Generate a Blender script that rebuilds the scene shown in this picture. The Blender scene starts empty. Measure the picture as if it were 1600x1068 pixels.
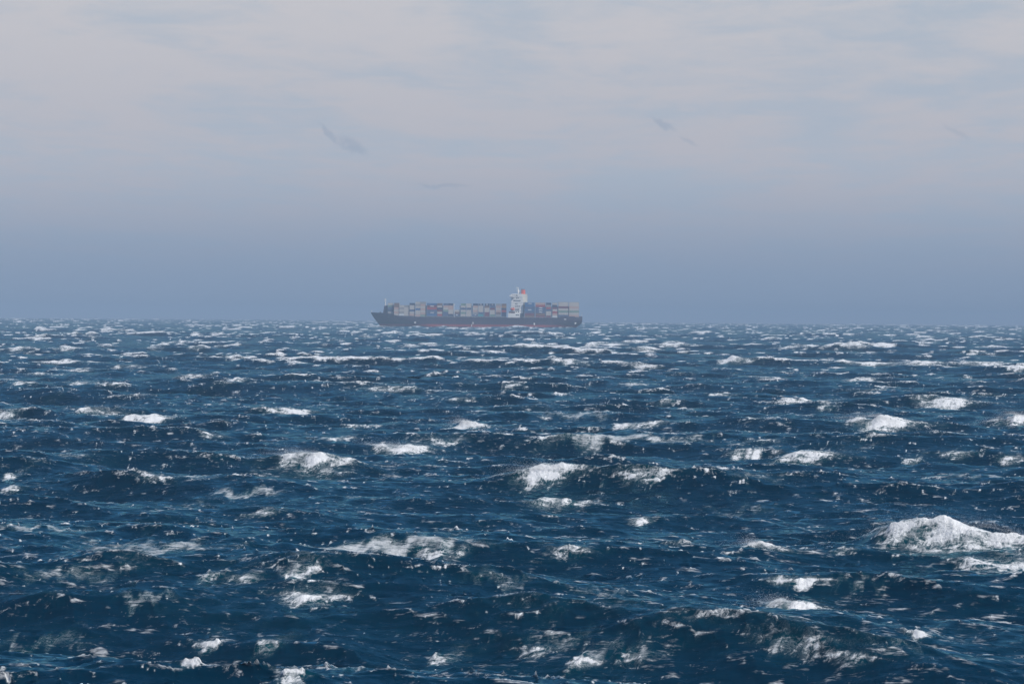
import bpy, bmesh, math, random
import numpy as np

sc = bpy.context.scene
COL = sc.collection
R_EARTH = 6.371e6

# ----------------------------------------------------------------- camera
CAM_H = 15.0                        # eye height above mean water, metres
FPX = 5040.0                        # focal length in photo pixels (1600 wide)
EYE_ROW = 492.0                     # photo row of eye level at the centre column
ROLL = math.radians(0.42)
PITCH = (534.0 - EYE_ROW) / FPX
cam_data = bpy.data.cameras.new('camera')
cam_data.sensor_width = 36.0
cam_data.lens = FPX / 1600.0 * 36.0
cam_data.clip_start = 1.0
cam_data.clip_end = 200000.0
cam = bpy.data.objects.new('camera', cam_data)
COL.objects.link(cam)
cam.location = (0, 0, CAM_H)
cam.rotation_mode = 'XYZ'
from mathutils import Matrix, Vector
cam_rot = Matrix.Rotation(math.pi / 2 - PITCH, 3, 'X') @ Matrix.Rotation(ROLL, 3, 'Z')
cam.rotation_euler = cam_rot.to_euler()
sc.camera = cam

# ----------------------------------------------------------------- sun and sky
SUN_EL = math.radians(43.0)
SUN_AZ = math.radians(120.0)         # clockwise from +Y (view direction) seen from above
sun_dir = Vector((math.sin(SUN_AZ) * math.cos(SUN_EL), math.cos(SUN_AZ) * math.cos(SUN_EL), math.sin(SUN_EL)))
sun_data = bpy.data.lights.new('sun', 'SUN')
sun_data.energy = 4.2
sun_data.angle = math.radians(0.6)
sun_data.color = (1.0, 0.96, 0.91)
sun = bpy.data.objects.new('sun', sun_data)
COL.objects.link(sun)
sun.location = (0, 0, 500)
sun.rotation_euler = sun_dir.to_track_quat('Z', 'Y').to_euler()

world = bpy.data.worlds.new('World')
sc.world = world
world.use_nodes = True
wn = world.node_tree.nodes
wl = world.node_tree.links
wn.clear()


class NT:
    """small helper round a node tree"""
    def __init__(self, tree):
        self.t = tree

    def n(self, typ, **kw):
        nd = self.t.nodes.new(typ)
        for k, v in kw.items():
            setattr(nd, k, v)
        return nd

    def put(self, sock, v):
        if isinstance(v, bpy.types.NodeSocket):
            self.t.links.new(v, sock)
        else:
            sock.default_value = v

    def math(self, op, a, b=None, c=None, clamp=False):
        nd = self.n('ShaderNodeMath', operation=op, use_clamp=clamp)
        for i, v in enumerate((a, b, c)):
            if v is not None:
                self.put(nd.inputs[i], v)
        return nd.outputs[0]

    def vmath(self, op, a, b=None):
        nd = self.n('ShaderNodeVectorMath', operation=op)
        self.put(nd.inputs[0], a)
        if b is not None:
            self.put(nd.inputs[1], b)
        return nd.outputs['Value'] if op in ('DOT_PRODUCT', 'LENGTH') else nd.outputs[0]

    def smooth(self, x, lo, hi, tlo=0.0, thi=1.0):
        nd = self.n('ShaderNodeMapRange', interpolation_type='SMOOTHSTEP')
        for i, v in enumerate((x, lo, hi, tlo, thi)):
            self.put(nd.inputs[i], v)
        return nd.outputs[0]

    def mix(self, f, a, b):
        nd = self.n('ShaderNodeMix', data_type='RGBA')
        self.put(nd.inputs[0], f)
        self.put(nd.inputs[6], a)
        self.put(nd.inputs[7], b)
        return nd.outputs[2]

    def noise(self, vec, scale, detail=4.0, rough=0.55, dist=0.0, dims='3D', w=None):
        nd = self.n('ShaderNodeTexNoise', noise_dimensions=dims)
        self.put(nd.inputs['Vector'], vec)
        nd.inputs['Scale'].default_value = scale
        nd.inputs['Detail'].default_value = detail
        nd.inputs['Roughness'].default_value = rough
        nd.inputs['Distortion'].default_value = dist
        return nd.outputs['Fac']

    def mapping(self, vec, scale=(1, 1, 1), rot=(0, 0, 0), loc=(0, 0, 0)):
        nd = self.n('ShaderNodeMapping')
        self.put(nd.inputs['Vector'], vec)
        nd.inputs['Scale'].default_value = scale
        nd.inputs['Rotation'].default_value = rot
        nd.inputs['Location'].default_value = loc
        return nd.outputs[0]


def rgb(*c):
    return (c[0], c[1], c[2], 1.0)


W = NT(world.node_tree)
sky = W.n('ShaderNodeTexSky', sky_type='NISHITA')
sky.sun_disc = False
sky.sun_elevation = SUN_EL
sky.sun_rotation = SUN_AZ
sky.altitude = 0.0
sky.air_density = 1.0
sky.dust_density = 0.15
sky.ozone_density = 5.0
SKY_STRENGTH = 0.10
tc = W.n('ShaderNodeTexCoord')
sep = W.n('ShaderNodeSeparateXYZ')
wl.new(tc.outputs['Generated'], sep.inputs[0])
dz = W.math('MAXIMUM', sep.outputs[2], 0.0)
# a flat veil of thin cloud: the direction is projected on a ceiling so that streaks crowd towards the horizon
den = W.math('ADD', dz, 0.03)
px = W.math('DIVIDE', sep.outputs[0], den)
py = W.math('DIVIDE', sep.outputs[1], den)
comb = W.n('ShaderNodeCombineXYZ')
wl.new(px, comb.inputs[0])
wl.new(py, comb.inputs[1])
ceil_v = comb.outputs[0]
veil_n = W.noise(W.mapping(ceil_v, (1.1, 0.42, 1), (0, 0, 0.12)), 0.9, 5.0, 0.55, 0.6)
veil_n2 = W.noise(W.mapping(ceil_v, (3.4, 1.9, 1), (0, 0, -0.1), (3.1, 7.7, 0)), 1.1, 6.0, 0.66, 0.5)
veil = W.math('ADD', W.math('MULTIPLY', veil_n, 0.65), W.math('MULTIPLY', veil_n2, 0.35))
cover = W.smooth(veil, 0.37, 0.58, 0.22, 0.95)
# higher up the veil thins and the blue shows
cover = W.math('MULTIPLY', cover, W.smooth(dz, 0.09, 0.17, 1.0, 0.06))
sky_s = W.n('ShaderNodeVectorMath', operation='SCALE')
wl.new(sky.outputs[0], sky_s.inputs[0])
sky_s.inputs['Scale'].default_value = SKY_STRENGTH
VEIL = W.mix(W.smooth(dz, 0.035, 0.11), rgb(0.475, 0.48, 0.54), rgb(0.585, 0.575, 0.605))
# sea air seen edge-on near the horizon is blue grey, not the pale yellow of a clean sky
air = W.mix(W.smooth(dz, 0.08, 0.17), rgb(0.40, 0.475, 0.575), sky_s.outputs[0])
col = W.mix(cover, air, VEIL)
col = W.mix(W.smooth(dz, 0.006, 0.052, 1.0, 0.0), col, rgb(0.255, 0.335, 0.465))


# ragged noise shared by the scraps of low cloud
gen = tc.outputs['Generated']
wp = W.n('ShaderNodeTexNoise', noise_dimensions='3D')
W.put(wp.inputs['Vector'], gen)
wp.inputs['Scale'].default_value = FPX / 30.0
wp.inputs['Detail'].default_value = 4.0
wp.inputs['Roughness'].default_value = 0.65
warp = W.vmath('MULTIPLY', W.vmath('SUBTRACT', wp.outputs['Color'], (0.5, 0.5, 0.5)), (26.0 / FPX, 0.0, 22.0 / FPX))
gw = W.vmath('ADD', gen, warp)
rag = W.noise(gen, FPX / 15.0, 4.0, 0.7)


def wisp(px_, py_, wpx, hpx, ang, strength, old):
    """a small dark scrap of low cloud at a fixed bearing and height in the sky"""
    az = (px_ - 800.0) / FPX
    el = (EYE_ROW + (px_ - 800.0) * math.tan(ROLL) - py_) / FPX
    v = Vector((math.sin(az) * math.cos(el), math.cos(az) * math.cos(el), math.sin(el)))
    d = W.vmath('SUBTRACT', gw, tuple(v))
    m = W.mapping(d, (1, 1, 1), (0, ang, 0))
    m = W.mapping(m, (FPX / wpx, 0.0, FPX / hpx))
    f = W.math('SUBTRACT', W.math('ADD', W.math('MULTIPLY', rag, 1.3), 0.55), W.vmath('LENGTH', m))
    f = W.smooth(f, 0.0, 0.9, 0.0, strength)
    return W.math('MAXIMUM', old, f)


wf = W.math('ADD', 0.0, 0.0)
wf = wisp(548, 229, 26, 11, -0.45, 0.36, wf)
wf = wisp(512, 210, 28, 4.5, -0.8, 0.36, wf)
wf = wisp(1033, 195, 26, 6, -0.5, 0.36, wf)
wf = wisp(1074, 224, 20, 4.5, -0.35, 0.26, wf)
wf = wisp(1490, 213, 24, 6, -0.5, 0.22, wf)
wf = wisp(690, 290, 52, 3.5, 0.0, 0.3, wf)
col = W.mix(wf, col, rgb(0.25, 0.33, 0.46))
bg = W.n('ShaderNodeBackground')
wl.new(col, bg.inputs['Color'])
bg.inputs['Strength'].default_value = 1.0
wo = W.n('ShaderNodeOutputWorld')
wl.new(bg.outputs[0], wo.inputs['Surface'])

vs = sc.view_settings
vs.view_transform = 'Standard'
vs.look = 'None'
vs.exposure = 0.0
vs.gamma = 1.0
vs.use_curve_mapping = False
sc.render.engine = 'CYCLES'
sc.cycles.use_denoising = True
sc.cycles.max_bounces = 3
sc.cycles.diffuse_bounces = 1
sc.cycles.glossy_bounces = 2
sc.cycles.volume_bounces = 0
sc.cycles.caustics_reflective = False
sc.cycles.caustics_refractive = False
sc.cycles.sample_clamp_indirect = 4.0

# ----------------------------------------------------------------- photo pixel -> direction
cam_m = np.array(cam_rot)


def ray(px_, py_):
    v = np.array([(px_ - 800.0) / FPX, -(py_ - 534.0) / FPX, -1.0])
    v = cam_m @ v
    return v / np.linalg.norm(v)


# ----------------------------------------------------------------- the sea: wind waves from a spectrum
rng = np.random.default_rng(11)
WIND = math.atan2(-1.0, -0.38)       # waves run towards the camera and a little to the left
G = 9.81


class Tile:
    def __init__(self, L, N, kmin, kmax, lam_p, hs, spread, chop, rot=0.0, seed=0):
        self.L, self.N, self.chop, self.rot = L, N, chop, rot
        r = np.random.default_rng(seed)
        k1 = np.fft.fftfreq(N, L / N) * 2 * np.pi
        kx, ky = np.meshgrid(k1, k1, indexing='ij')
        k = np.hypot(kx, ky)
        k[0, 0] = 1.0
        kp = 2 * np.pi / lam_p
        S = k ** -3.0 * np.exp(-1.25 * (kp / k) ** 2) * 3.3 ** np.exp(-(np.sqrt(k / kp) - 1) ** 2 / (2 * 0.08 ** 2))
        th = np.arctan2(ky, kx) - (WIND - rot)
        s = spread * np.clip((kp / k) ** 0.5, 0.12, 1.0) + 1.0
        D = np.abs(np.cos(th / 2)) ** (2 * s)
        Dn = np.sqrt(s)                               # rough normalisation of the spreading
        P = S * D * Dn / k
        P[(k < kmin) | (k > kmax)] = 0
        P[0, 0] = 0
        A = np.sqrt(P) * (r.normal(size=(N, N)) + 1j * r.normal(size=(N, N)))
        h = np.fft.ifft2(A).real
        A *= (hs / 4.0) / h.std()
        self.A, self.kx, self.ky, self.k = A, kx, ky, k
        self.w = np.sqrt(G * k)
        self.f = {}

    def at(self, t):
        return self.A * np.exp(-1j * self.w * t)

    def fields(self):
        a = self.at(0)
        kk = self.k
        self.f['h'] = np.fft.ifft2(a).real
        self.f['dx'] = self.chop * np.fft.ifft2(1j * self.kx / kk * a).real
        self.f['dy'] = self.chop * np.fft.ifft2(1j * self.ky / kk * a).real

    def jac(self, t):
        a = self.at(t)
        kk = self.k
        xx = -self.chop * np.fft.ifft2(self.kx ** 2 / kk * a).real
        yy = -self.chop * np.fft.ifft2(self.ky ** 2 / kk * a).real
        xy = -self.chop * np.fft.ifft2(self.kx * self.ky / kk * a).real
        return (1 + xx) * (1 + yy) - xy ** 2

    def foam(self, q0, q1, steps, dt, decay):
        j = self.jac(0)
        lo, hi = np.quantile(j, q1), np.quantile(j, q0)
        fresh = np.clip((hi - j) / (hi - lo), 0, 1)
        old = np.zeros_like(j)
        for i in range(steps, 0, -1):
            jj = self.jac(-i * dt)
            old = np.maximum(old * decay, np.clip((hi - jj) / (hi - lo), 0, 1))
        self.f['fresh'] = fresh
        self.f['old'] = old * decay

    def sample(self, name, x, y):
        c, s = math.cos(self.rot), math.sin(self.rot)
        u = (c * x + s * y) * (self.N / self.L)
        v = (-s * x + c * y) * (self.N / self.L)
        iu, iv = np.floor(u).astype(np.int64), np.floor(v).astype(np.int64)
        fu, fv = u - iu, v - iv
        f = self.f[name]
        N = self.N
        i0, i1, j0, j1 = iu % N, (iu + 1) % N, iv % N, (iv + 1) % N
        return (f[i0, j0] * (1 - fu) * (1 - fv) + f[i1, j0] * fu * (1 - fv)
                + f[i0, j1] * (1 - fu) * fv + f[i1, j1] * fu * fv)

    def disp(self, x, y):
        c, s = math.cos(self.rot), math.sin(self.rot)
        dx, dy = self.sample('dx', x, y), self.sample('dy', x, y)
        return c * dx - s * dy, s * dx + c * dy, self.sample('h', x, y)


TA = Tile(1187.0, 1024, 0.035, 1.3, 78.0, 3.8, 22.0, 1.25, 0.0, 5)       # the big seas
TB = Tile(431.0, 1024, 0.30, 3.5, 20.0, 0.72, 9.0, 1.35, 0.24, 8)          # shorter wind sea
TC = Tile(67.0, 1024, 2.0, 30.0, 3.4, 0.17, 6.0, 1.2, -0.22, 13)          # chop
for T_ in (TA, TB, TC):
    T_.fields()
TA.foam(0.046, 0.011, 7, 0.7, 0.85)
TB.foam(0.055, 0.012, 7, 0.4, 0.84)
TC.foam(0.10, 0.015, 3, 0.15, 0.8)


class Lumps:
    """periodic fractal noise, mean 0 and deviation 1"""
    def __init__(self, L, N, slope, seed):
        self.L, self.N = L, N
        r = np.random.default_rng(seed)
        k1 = np.fft.fftfreq(N, 1.0 / N)
        k = np.hypot(*np.meshgrid(k1, k1, indexing='ij'))
        k[0, 0] = 1.0
        a = k ** slope * (k > 6) * np.exp(2j * np.pi * r.random((N, N)))
        f = np.fft.ifft2(a).real
        self.f = f / f.std()

    def __call__(self, x, y):
        u, v = x * (self.N / self.L), y * (self.N / self.L)
        iu, iv = np.floor(u).astype(np.int64), np.floor(v).astype(np.int64)
        fu, fv = u - iu, v - iv
        N, f = self.N, self.f
        i0, i1, j0, j1 = iu % N, (iu + 1) % N, iv % N, (iv + 1) % N
        return (f[i0, j0] * (1 - fu) * (1 - fv) + f[i1, j0] * fu * (1 - fv)
                + f[i0, j1] * (1 - fu) * fv + f[i1, j1] * fu * fv)


LUMP = Lumps(40.0, 512, -1.7, 3)      # froth, metres
WOB = Lumps(400.0, 512, -2.0, 4)      # ragged crest lines


def fade(r, a, b):
    return np.clip((b - r) / (b - a), 0, 1)


def sea(x, y):
    """displacement of the point whose rest place is x, y"""
    r = np.hypot(x, y)
    ax, ay, ah = TA.disp(x, y)
    bx, by, bh = TB.disp(x, y)
    cx, cy, ch = TC.disp(x, y)
    fc = fade(r, 500, 1500)
    fb = 0.35 + 0.65 * fade(r, 2000, 4500)
    return ax + fb * bx + fc * cx, ay + fb * by + fc * cy, ah + fb * bh + fc * ch, ah


def strip(r_rows, az):
    rr, aa = np.meshgrid(r_rows, az, indexing='ij')
    return rr.ravel() * np.sin(aa.ravel()), rr.ravel() * np.cos(aa.ravel()), len(r_rows), len(az)


def rows(r0, r1, f, cap=1e9):
    out = [r0]
    while out[-1] < r1:
        out.append(out[-1] + min(f * out[-1], cap))
    return np.array(out)


def azimuths(n, half=math.radians(11.5)):
    core = np.linspace(-half, half, n)
    d = core[1] - core[0]
    ext, a = [], half
    while a < math.pi:
        d *= 1.28
        a += d
        ext.append(min(a, math.pi))
    ext = np.array(ext)
    return np.concatenate([-ext[::-1], core, ext])


GRID = [(rows(20, 112, 0.03), azimuths(500)),
        (rows(108, 700, 0.0031), azimuths(1120)),
        (rows(697, 2500, 0.0034), azimuths(760)),
        (rows(2490, 16500, 0.006, 14.0), azimuths(390))]
STRIPS = [strip(*g) for g in GRID]
sx = np.concatenate([s[0] for s in STRIPS])
sy = np.concatenate([s[1] for s in STRIPS])

# Breaking crests of the photograph: column and row of the middle of the white water, its width and height there
# in photo pixels, turn of the crest line (degrees), freshness, and 1 where the wind tears spray off the crest.
BREAKERS = [
    (1510, 872, 310, 115, 5, 0.92, 1), (1570, 893, 170, 22, 3, 0.8, 0), (1420, 858, 120, 40, 8, 1.0, 0), (1235, 955, 92, 30, 0, 1.0, 1), (1437, 995, 46, 18, 0, 0.9, 0), (1188, 862, 62, 38, 38, 0.9, 1),
    (1316, 868, 46, 26, 30, 0.6, 0), (1240, 910, 92, 9, 0, 0.9, 0), (850, 750, 112, 42, -4, 1.0, 1), (868, 788, 112, 17, 0, 0.95, 0),
    (1005, 748, 92, 11, 0, 0.75, 0), (1000, 817, 40, 9, 0, 0.9, 0), (410, 808, 36, 26, 50, 0.95, 0), (326, 908, 32, 20, -10, 0.9, 0),
    (385, 907, 60, 8, 0, 0.8, 0), (465, 905, 62, 18, -12, 0.95, 0), (480, 943, 104, 18, 0, 0.75, 0), (300, 1042, 36, 25, 0, 0.95, 0),
    (325, 1012, 44, 12, -6, 0.9, 0), (422, 1012, 52, 16, 8, 0.9, 0), (455, 1060, 56, 20, 0, 1.0, 0), (515, 1045, 26, 20, -10, 0.85, 0),
    (912, 1040, 54, 22, 20, 0.95, 0), (835, 1022, 70, 12, -6, 0.6, 0), (690, 1036, 42, 12, 0, 0.85, 0), (555, 1050, 34, 14, 0, 0.8, 0),
    (990, 1030, 60, 12, 10, 0.7, 0), (690, 880, 86, 44, -14, 0.62, 0), (625, 712, 92, 28, 0, 0.95, 1), (488, 726, 132, 28, 3, 1.0, 1),
    (732, 670, 66, 22, 22, 1.0, 1), (690, 697, 46, 12, 6, 0.9, 0), (1000, 668, 86, 13, 0, 1.0, 0), (1255, 720, 112, 26, 18, 0.9, 0),
    (1165, 717, 52, 20, -12, 0.9, 0), (1372, 666, 112, 28, 16, 1.0, 1), (1582, 666, 78, 34, -8, 0.85, 1), (1478, 636, 96, 18, 2, 0.85, 0),
    (1235, 630, 52, 15, 14, 0.9, 0), (450, 645, 102, 10, 0, 1.0, 0), (228, 657, 92, 16, 4, 0.95, 0), (150, 646, 90, 8, 0, 0.8, 0),
    (10, 655, 32, 19, 0, 0.95, 0), (370, 597, 44, 11, 6, 1.0, 0), (1400, 572, 180, 12, -2, 0.95, 0), (1545, 572, 110, 11, 2, 0.95, 0),
    (1155, 566, 62, 16, 26, 0.95, 0), (1192, 590, 62, 8, 0, 0.9, 0), (1345, 596, 64, 11, 8, 0.85, 0), (990, 603, 52, 8, -4, 0.9, 0),
    (890, 567, 62, 10, 0, 0.9, 0), (945, 541, 72, 10, 0, 1.0, 0), (612, 522, 40, 10, 0, 1.0, 0), (625, 607, 160, 7, 3, 0.8, 0),
    (1425, 722, 30, 9, 0, 0.9, 0), (1495, 713, 66, 9, 0, 0.85, 0), (1580, 722, 44, 9, 0, 0.8, 0), (20, 770, 40, 28, 14, 0.7, 0),
    (15, 750, 26, 18, 0, 0.9, 0), (240, 747, 66, 9, 14, 0.8, 0), (315, 748, 66, 8, 0, 0.85, 0), (520, 745, 70, 14, 0, 0.55, 0),
    (520, 690, 60, 14, -6, 0.75, 0), (100, 568, 150, 8, 2, 0.9, 0), (120, 580, 90, 7, 0, 0.85, 0), (40, 600, 60, 8, 4, 0.9, 0),
    (130, 602, 70, 9, 0, 0.8, 0), (820, 541, 50, 6, 0, 0.95, 0), (800, 605, 30, 8, 0, 0.8, 0), (875, 618, 26, 7, 0, 0.9, 0),
    (1045, 628, 36, 12, 10, 0.75, 0), (1210, 968, 20, 14, 0, 0.7, 0), (1060, 850, 80, 14, 0, 0.55, 0), (890, 868, 90, 22, 6, 0.5, 0),
    (1330, 1030, 120, 14, 10, 0.5, 0), (1240, 1010, 150, 18, 8, 0.5, 0), (1590, 575, 40, 10, 0, 0.9, 0), (250, 541, 30, 7, 0, 0.95, 0),
    (310, 545, 36, 8, 0, 0.9, 0), (390, 519, 40, 6, 0, 0.95, 0), (1260, 543, 40, 7, 0, 0.9, 0), (1550, 543, 36, 7, 0, 0.95, 0),
    (740, 515, 60, 7, 0, 0.95, 0), (597, 509, 24, 5, 0, 0.9, 0), (642, 509.5, 44, 4, 0, 0.9, 0), (905, 507, 30, 5, 0, 0.9, 0), (865, 511, 46, 4, 0, 0.85, 0), (790, 511, 60, 4, 0, 0.9, 0), (700, 511, 34, 5, 0, 0.95, 0), (1125, 619, 50, 6, 5, 0.9, 0), (1080, 540, 60, 5, 0, 0.9, 0),
    (60, 586, 64, 8, 2, 0.9, 0), (205, 574, 70, 6, 0, 0.85, 0), (300, 590, 52, 8, 4, 0.8, 0), (175, 601, 64, 7, 0, 0.8, 0), (60, 532, 40, 6, 0, 0.9, 0),
    (150, 526, 36, 5, 0, 0.9, 0), (30, 548, 44, 8, 4, 0.9, 0), (560, 668, 60, 8, -4, 0.7, 0), (330, 683, 50, 8, 0, 0.75, 0), (110, 714, 60, 7, 0, 0.7, 0),
    (1070, 640, 44, 6, 0, 0.7, 0), (720, 625, 60, 5, 0, 0.7, 0), (1290, 640, 36, 8, 0, 0.75, 0), (1380, 607, 36, 8, 0, 0.8, 0),
]
_r = random.Random(4)
for _ in range(70):                      # the many lesser whitecaps towards the horizon
    _y = 503 + 42 * _r.random() ** 1.3
    BREAKERS.append((_r.uniform(-20, 1620), _y + 2, (14 + 0.7 * (_y - 500)) * _r.uniform(0.6, 1.5), 3.0 + 0.08 * (_y - 500), _r.uniform(-8, 8), _r.uniform(0.75, 1.0), 0))
# Sheets of spent foam left on the water: column, row, width, height, turn, density
SHEETS = [
    (600, 860, 340, 13, -2, 0.85), (250, 848, 300, 22, 6, 0.62), (60, 821, 190, 12, 0, 0.75), (960, 682, 240, 12, 0, 0.75),
    (900, 648, 130, 13, 3, 0.55), (385, 771, 130, 9, 2, 0.7), (1540, 742, 140, 10, 2, 0.6), (690, 832, 130, 9, 0, 0.45),
    (1160, 800, 140, 14, 2, 0.35), (1420, 825, 90, 18, 8, 0.55), (110, 895, 210, 12, 0, 0.45), (230, 930, 120, 10, 4, 0.55),
    (570, 776, 90, 10, 8, 0.5), (1080, 688, 90, 10, 0, 0.5), (1180, 745, 110, 10, 0, 0.4), (60, 1010, 180, 10, 2, 0.45),
    (960, 925, 180, 8, 8, 0.45), (1560, 895, 120, 10, 2, 0.7), (300, 790, 120, 8, 4, 0.4), (1400, 1005, 160, 10, 4, 0.4),
    (1180, 690, 120, 10, 0, 0.4), (780, 905, 150, 12, 6, 0.4), (1340, 910, 100, 8, 3, 0.35), (880, 1000, 160, 8, 4, 0.35),
]


def height_at(x, y):
    """surface height over the ground point x, y (undoes the sideways pull of the waves)"""
    u, v = x.copy(), y.copy()
    for _ in range(4):
        ddx, ddy, h, b_ = sea(u, v)
        u, v = x - ddx, y - ddy
    return sea(u, v)[2], u, v


def land(px_, py_):
    """where the line of sight through a photo pixel meets the waves (rest coordinates)"""
    d = ray(px_, py_)
    t = np.exp(np.linspace(math.log(90.0), math.log(9000.0), 4500))
    x, y, z = d[0] * t, d[1] * t, CAM_H + d[2] * t
    h, u, v = height_at(x, y)
    under = z < h - (x * x + y * y) / (2 * R_EARTH)
    i = int(np.argmax(under)) if under.any() else len(t) - 1
    return u[i], v[i], t[i]


dx, dy, dzv, bigh = sea(sx, sy)
r0 = np.hypot(sx, sy)
azv = np.arctan2(sx, sy)
fA, fAo = TA.sample('fresh', sx, sy), TA.sample('old', sx, sy)
fB, fBo = TB.sample('fresh', sx, sy), TB.sample('old', sx, sy)
fC, fCo = TC.sample('fresh', sx, sy), TC.sample('old', sx, sy)
crest = np.clip(0.5 + bigh / 3.0, 0, 1)
near = fade(r0, 250, 900)
herd = np.clip(0.5 + 0.42 * WOB(sx * 0.35, sy * 0.12), 0.0, 1.0)      # whitecaps come in groups
foam = np.maximum(fA * (1 - 0.7 * near), fB * (0.35 + 0.65 * crest) * (0.45 + 0.75 * herd) * (1 - 0.25 * near))
foam = np.maximum(foam, 0.8 * fC * (0.3 + 0.7 * crest) * fade(r0, 600, 1500))
old = np.maximum(0.55 * fAo * (1 - 0.3 * near), 0.45 * fBo * (0.4 + 0.6 * crest))
lump = LUMP(sx, sy)
SPRAY = []
cw = WIND


def near_set(x, y, rad):
    """indices of the sea's vertices within rad of a rest place"""
    out, start = [], 0
    rc, ac = math.hypot(x, y), math.atan2(x, y)
    da = rad * 1.5 / rc
    for (rr_, aa_) in GRID:
        i0, i1 = np.searchsorted(rr_, (rc - 1.5 * rad, rc + 1.5 * rad))
        j0, j1 = np.searchsorted(aa_, (ac - da, ac + da))
        if i1 > i0 and j1 > j0:
            out.append((start + np.arange(i0, i1)[:, None] * len(aa_) + np.arange(j0, j1)[None, :]).ravel())
        start += len(rr_) * len(aa_)
    return np.concatenate(out) if out else np.zeros(0, int)


for (bx_, by_, wpx, hpx, turn, fresh, spr) in BREAKERS:
    x0, y0, t = land(bx_, by_ - 0.15 * hpx)
    wm = wpx / FPX * t
    hm_ = hpx / FPX * t
    Hc = min(max(0.42 * hm_, 0.08), 1.9, 0.11 * wm + 0.06)
    dep = min(max(3.6 * hm_, 0.8), 15.0, 0.42 * wm + 0.3 + 0.005 * t)
    if wpx > 180:
        Hc = min(Hc, 1.45)
    idx = near_set(x0, y0, max(wm, 2 * dep, 14 * Hc) + 6)
    if len(idx) == 0:
        continue
    ang = cw - math.radians(turn)
    vx, vy = math.cos(ang), math.sin(ang)          # the way the wave runs
    ux, uy = -vy, vx                               # along the crest
    ex, ey = sx[idx] - x0, sy[idx] - y0
    u, v = ex * ux + ey * uy, ex * vx + ey * vy
    wob = WOB(u / wm * 50 + bx_ * 7.0, np.zeros_like(u) + by_ * 3.0)
    v = v + 0.07 * dep * wob + 0.25 * dep * (u / wm * 2) ** 2
    prof = np.where(v < 0, np.exp(-(v / (3.4 * Hc + 0.6)) ** 2), np.exp(-(v / (1.5 * Hc + 0.35)) ** 2))
    wob2 = WOB(u / wm * 110 + by_ * 5.0, np.zeros_like(u) + bx_ * 2.0)
    g = np.exp(-(u / (0.62 * wm)) ** 2) if wpx < 180 else np.exp(-(u / (0.60 * wm)) ** 4)
    dzv[idx] += Hc * prof * g * np.clip(0.88 + 0.12 * wob2, 0.4, 1.4)
    calm = 0.35 if wpx > 180 else 1.0
    wob2 = wob2 * calm
    un = np.clip(1 - (u / (0.56 * wm * (1 + 0.10 * wob))) ** 2, 0, 1)
    reach = dep * np.clip(0.62 + 0.18 * wob2 + 0.08 * wob, 0.2, 1.3) * np.sqrt(un) + 0.10 * dep
    e_v = np.clip((v + 0.34 * dep) / (0.40 * dep), 0, 1) * np.clip((reach - v) / (0.8 * dep), 0, 1)
    fm_ = fresh * 1.2 * np.clip(un * 1.8, 0, 1) ** 0.8 * e_v ** 0.85
    # the thin white lip that runs on along the crest to both sides
    lip = 0.62 * fresh * np.exp(-(u / (1.0 * wm)) ** 2) * np.exp(-(v / (0.16 * dep + 0.15)) ** 2)
    fm_ = np.maximum(fm_, lip * (r0[idx] < 1500))
    foam[idx] = np.maximum(foam[idx], fm_)
    tail = np.exp(-(u / (0.6 * wm)) ** 2) * np.where(v < 0, np.exp(v / (2.2 * dep)), np.exp(-v / (0.9 * dep)))
    old[idx] = np.maximum(old[idx], 0.55 * fresh * tail)
    if spr:
        SPRAY.append((x0, y0, ux, uy, wm, Hc, t))
for (bx_, by_, wpx, hpx, turn, dens) in SHEETS:
    x0, y0, t = land(bx_, by_)
    wm = wpx / FPX * t
    dep = min(max(hpx / FPX * t * 6.0, 2.0), 16.0)
    idx = near_set(x0, y0, max(wm, 2 * dep) + 4)
    if len(idx) == 0:
        continue
    ang = math.radians(-turn)
    ux, uy = math.cos(ang), math.sin(ang)
    ex, ey = sx[idx] - x0, sy[idx] - y0
    u, v = ex * ux + ey * uy, -ex * uy + ey * ux
    wob = WOB(u / wm * 160 + bx_ * 7.0, np.zeros_like(u) + by_ * 3.0)
    v = v + 0.3 * dep * wob
    fm_ = dens * np.exp(-np.abs(u / (0.5 * wm)) ** 3) * np.exp(-(v / (0.55 * dep)) ** 2)
    old[idx] = np.maximum(old[idx], fm_)
# white water along the hull of the ship, broadside to the seas
for (wx, wlen, wh, ws) in ((-172, 26, 1.6, 1.0), (-150, 30, 0.8, 0.8), (-85, 46, 0.9, 0.95), (-40, 40, 0.6, 0.8), (22, 50, 0.8, 0.9), (70, 24, 0.5, 0.7), (98, 34, 0.6, 0.9)):
    idx = near_set(wx, 3972.0, 60.0)
    u, v = sx[idx] - wx, sy[idx] - 3972.0
    k = np.exp(-(u / (0.5 * wlen)) ** 4) * np.exp(-(v / 11.0) ** 2)
    dzv[idx] += wh * k
    foam[idx] = np.maximum(foam[idx], 1.15 * ws * k)
dzv += 0.11 * lump * np.clip((foam - 0.4) * 1.8, 0, 1) * fade(r0, 700, 1400)
X, Y, Z = sx + dx, sy + dy, dzv - r0 ** 2 / (2 * R_EARTH)

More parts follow.
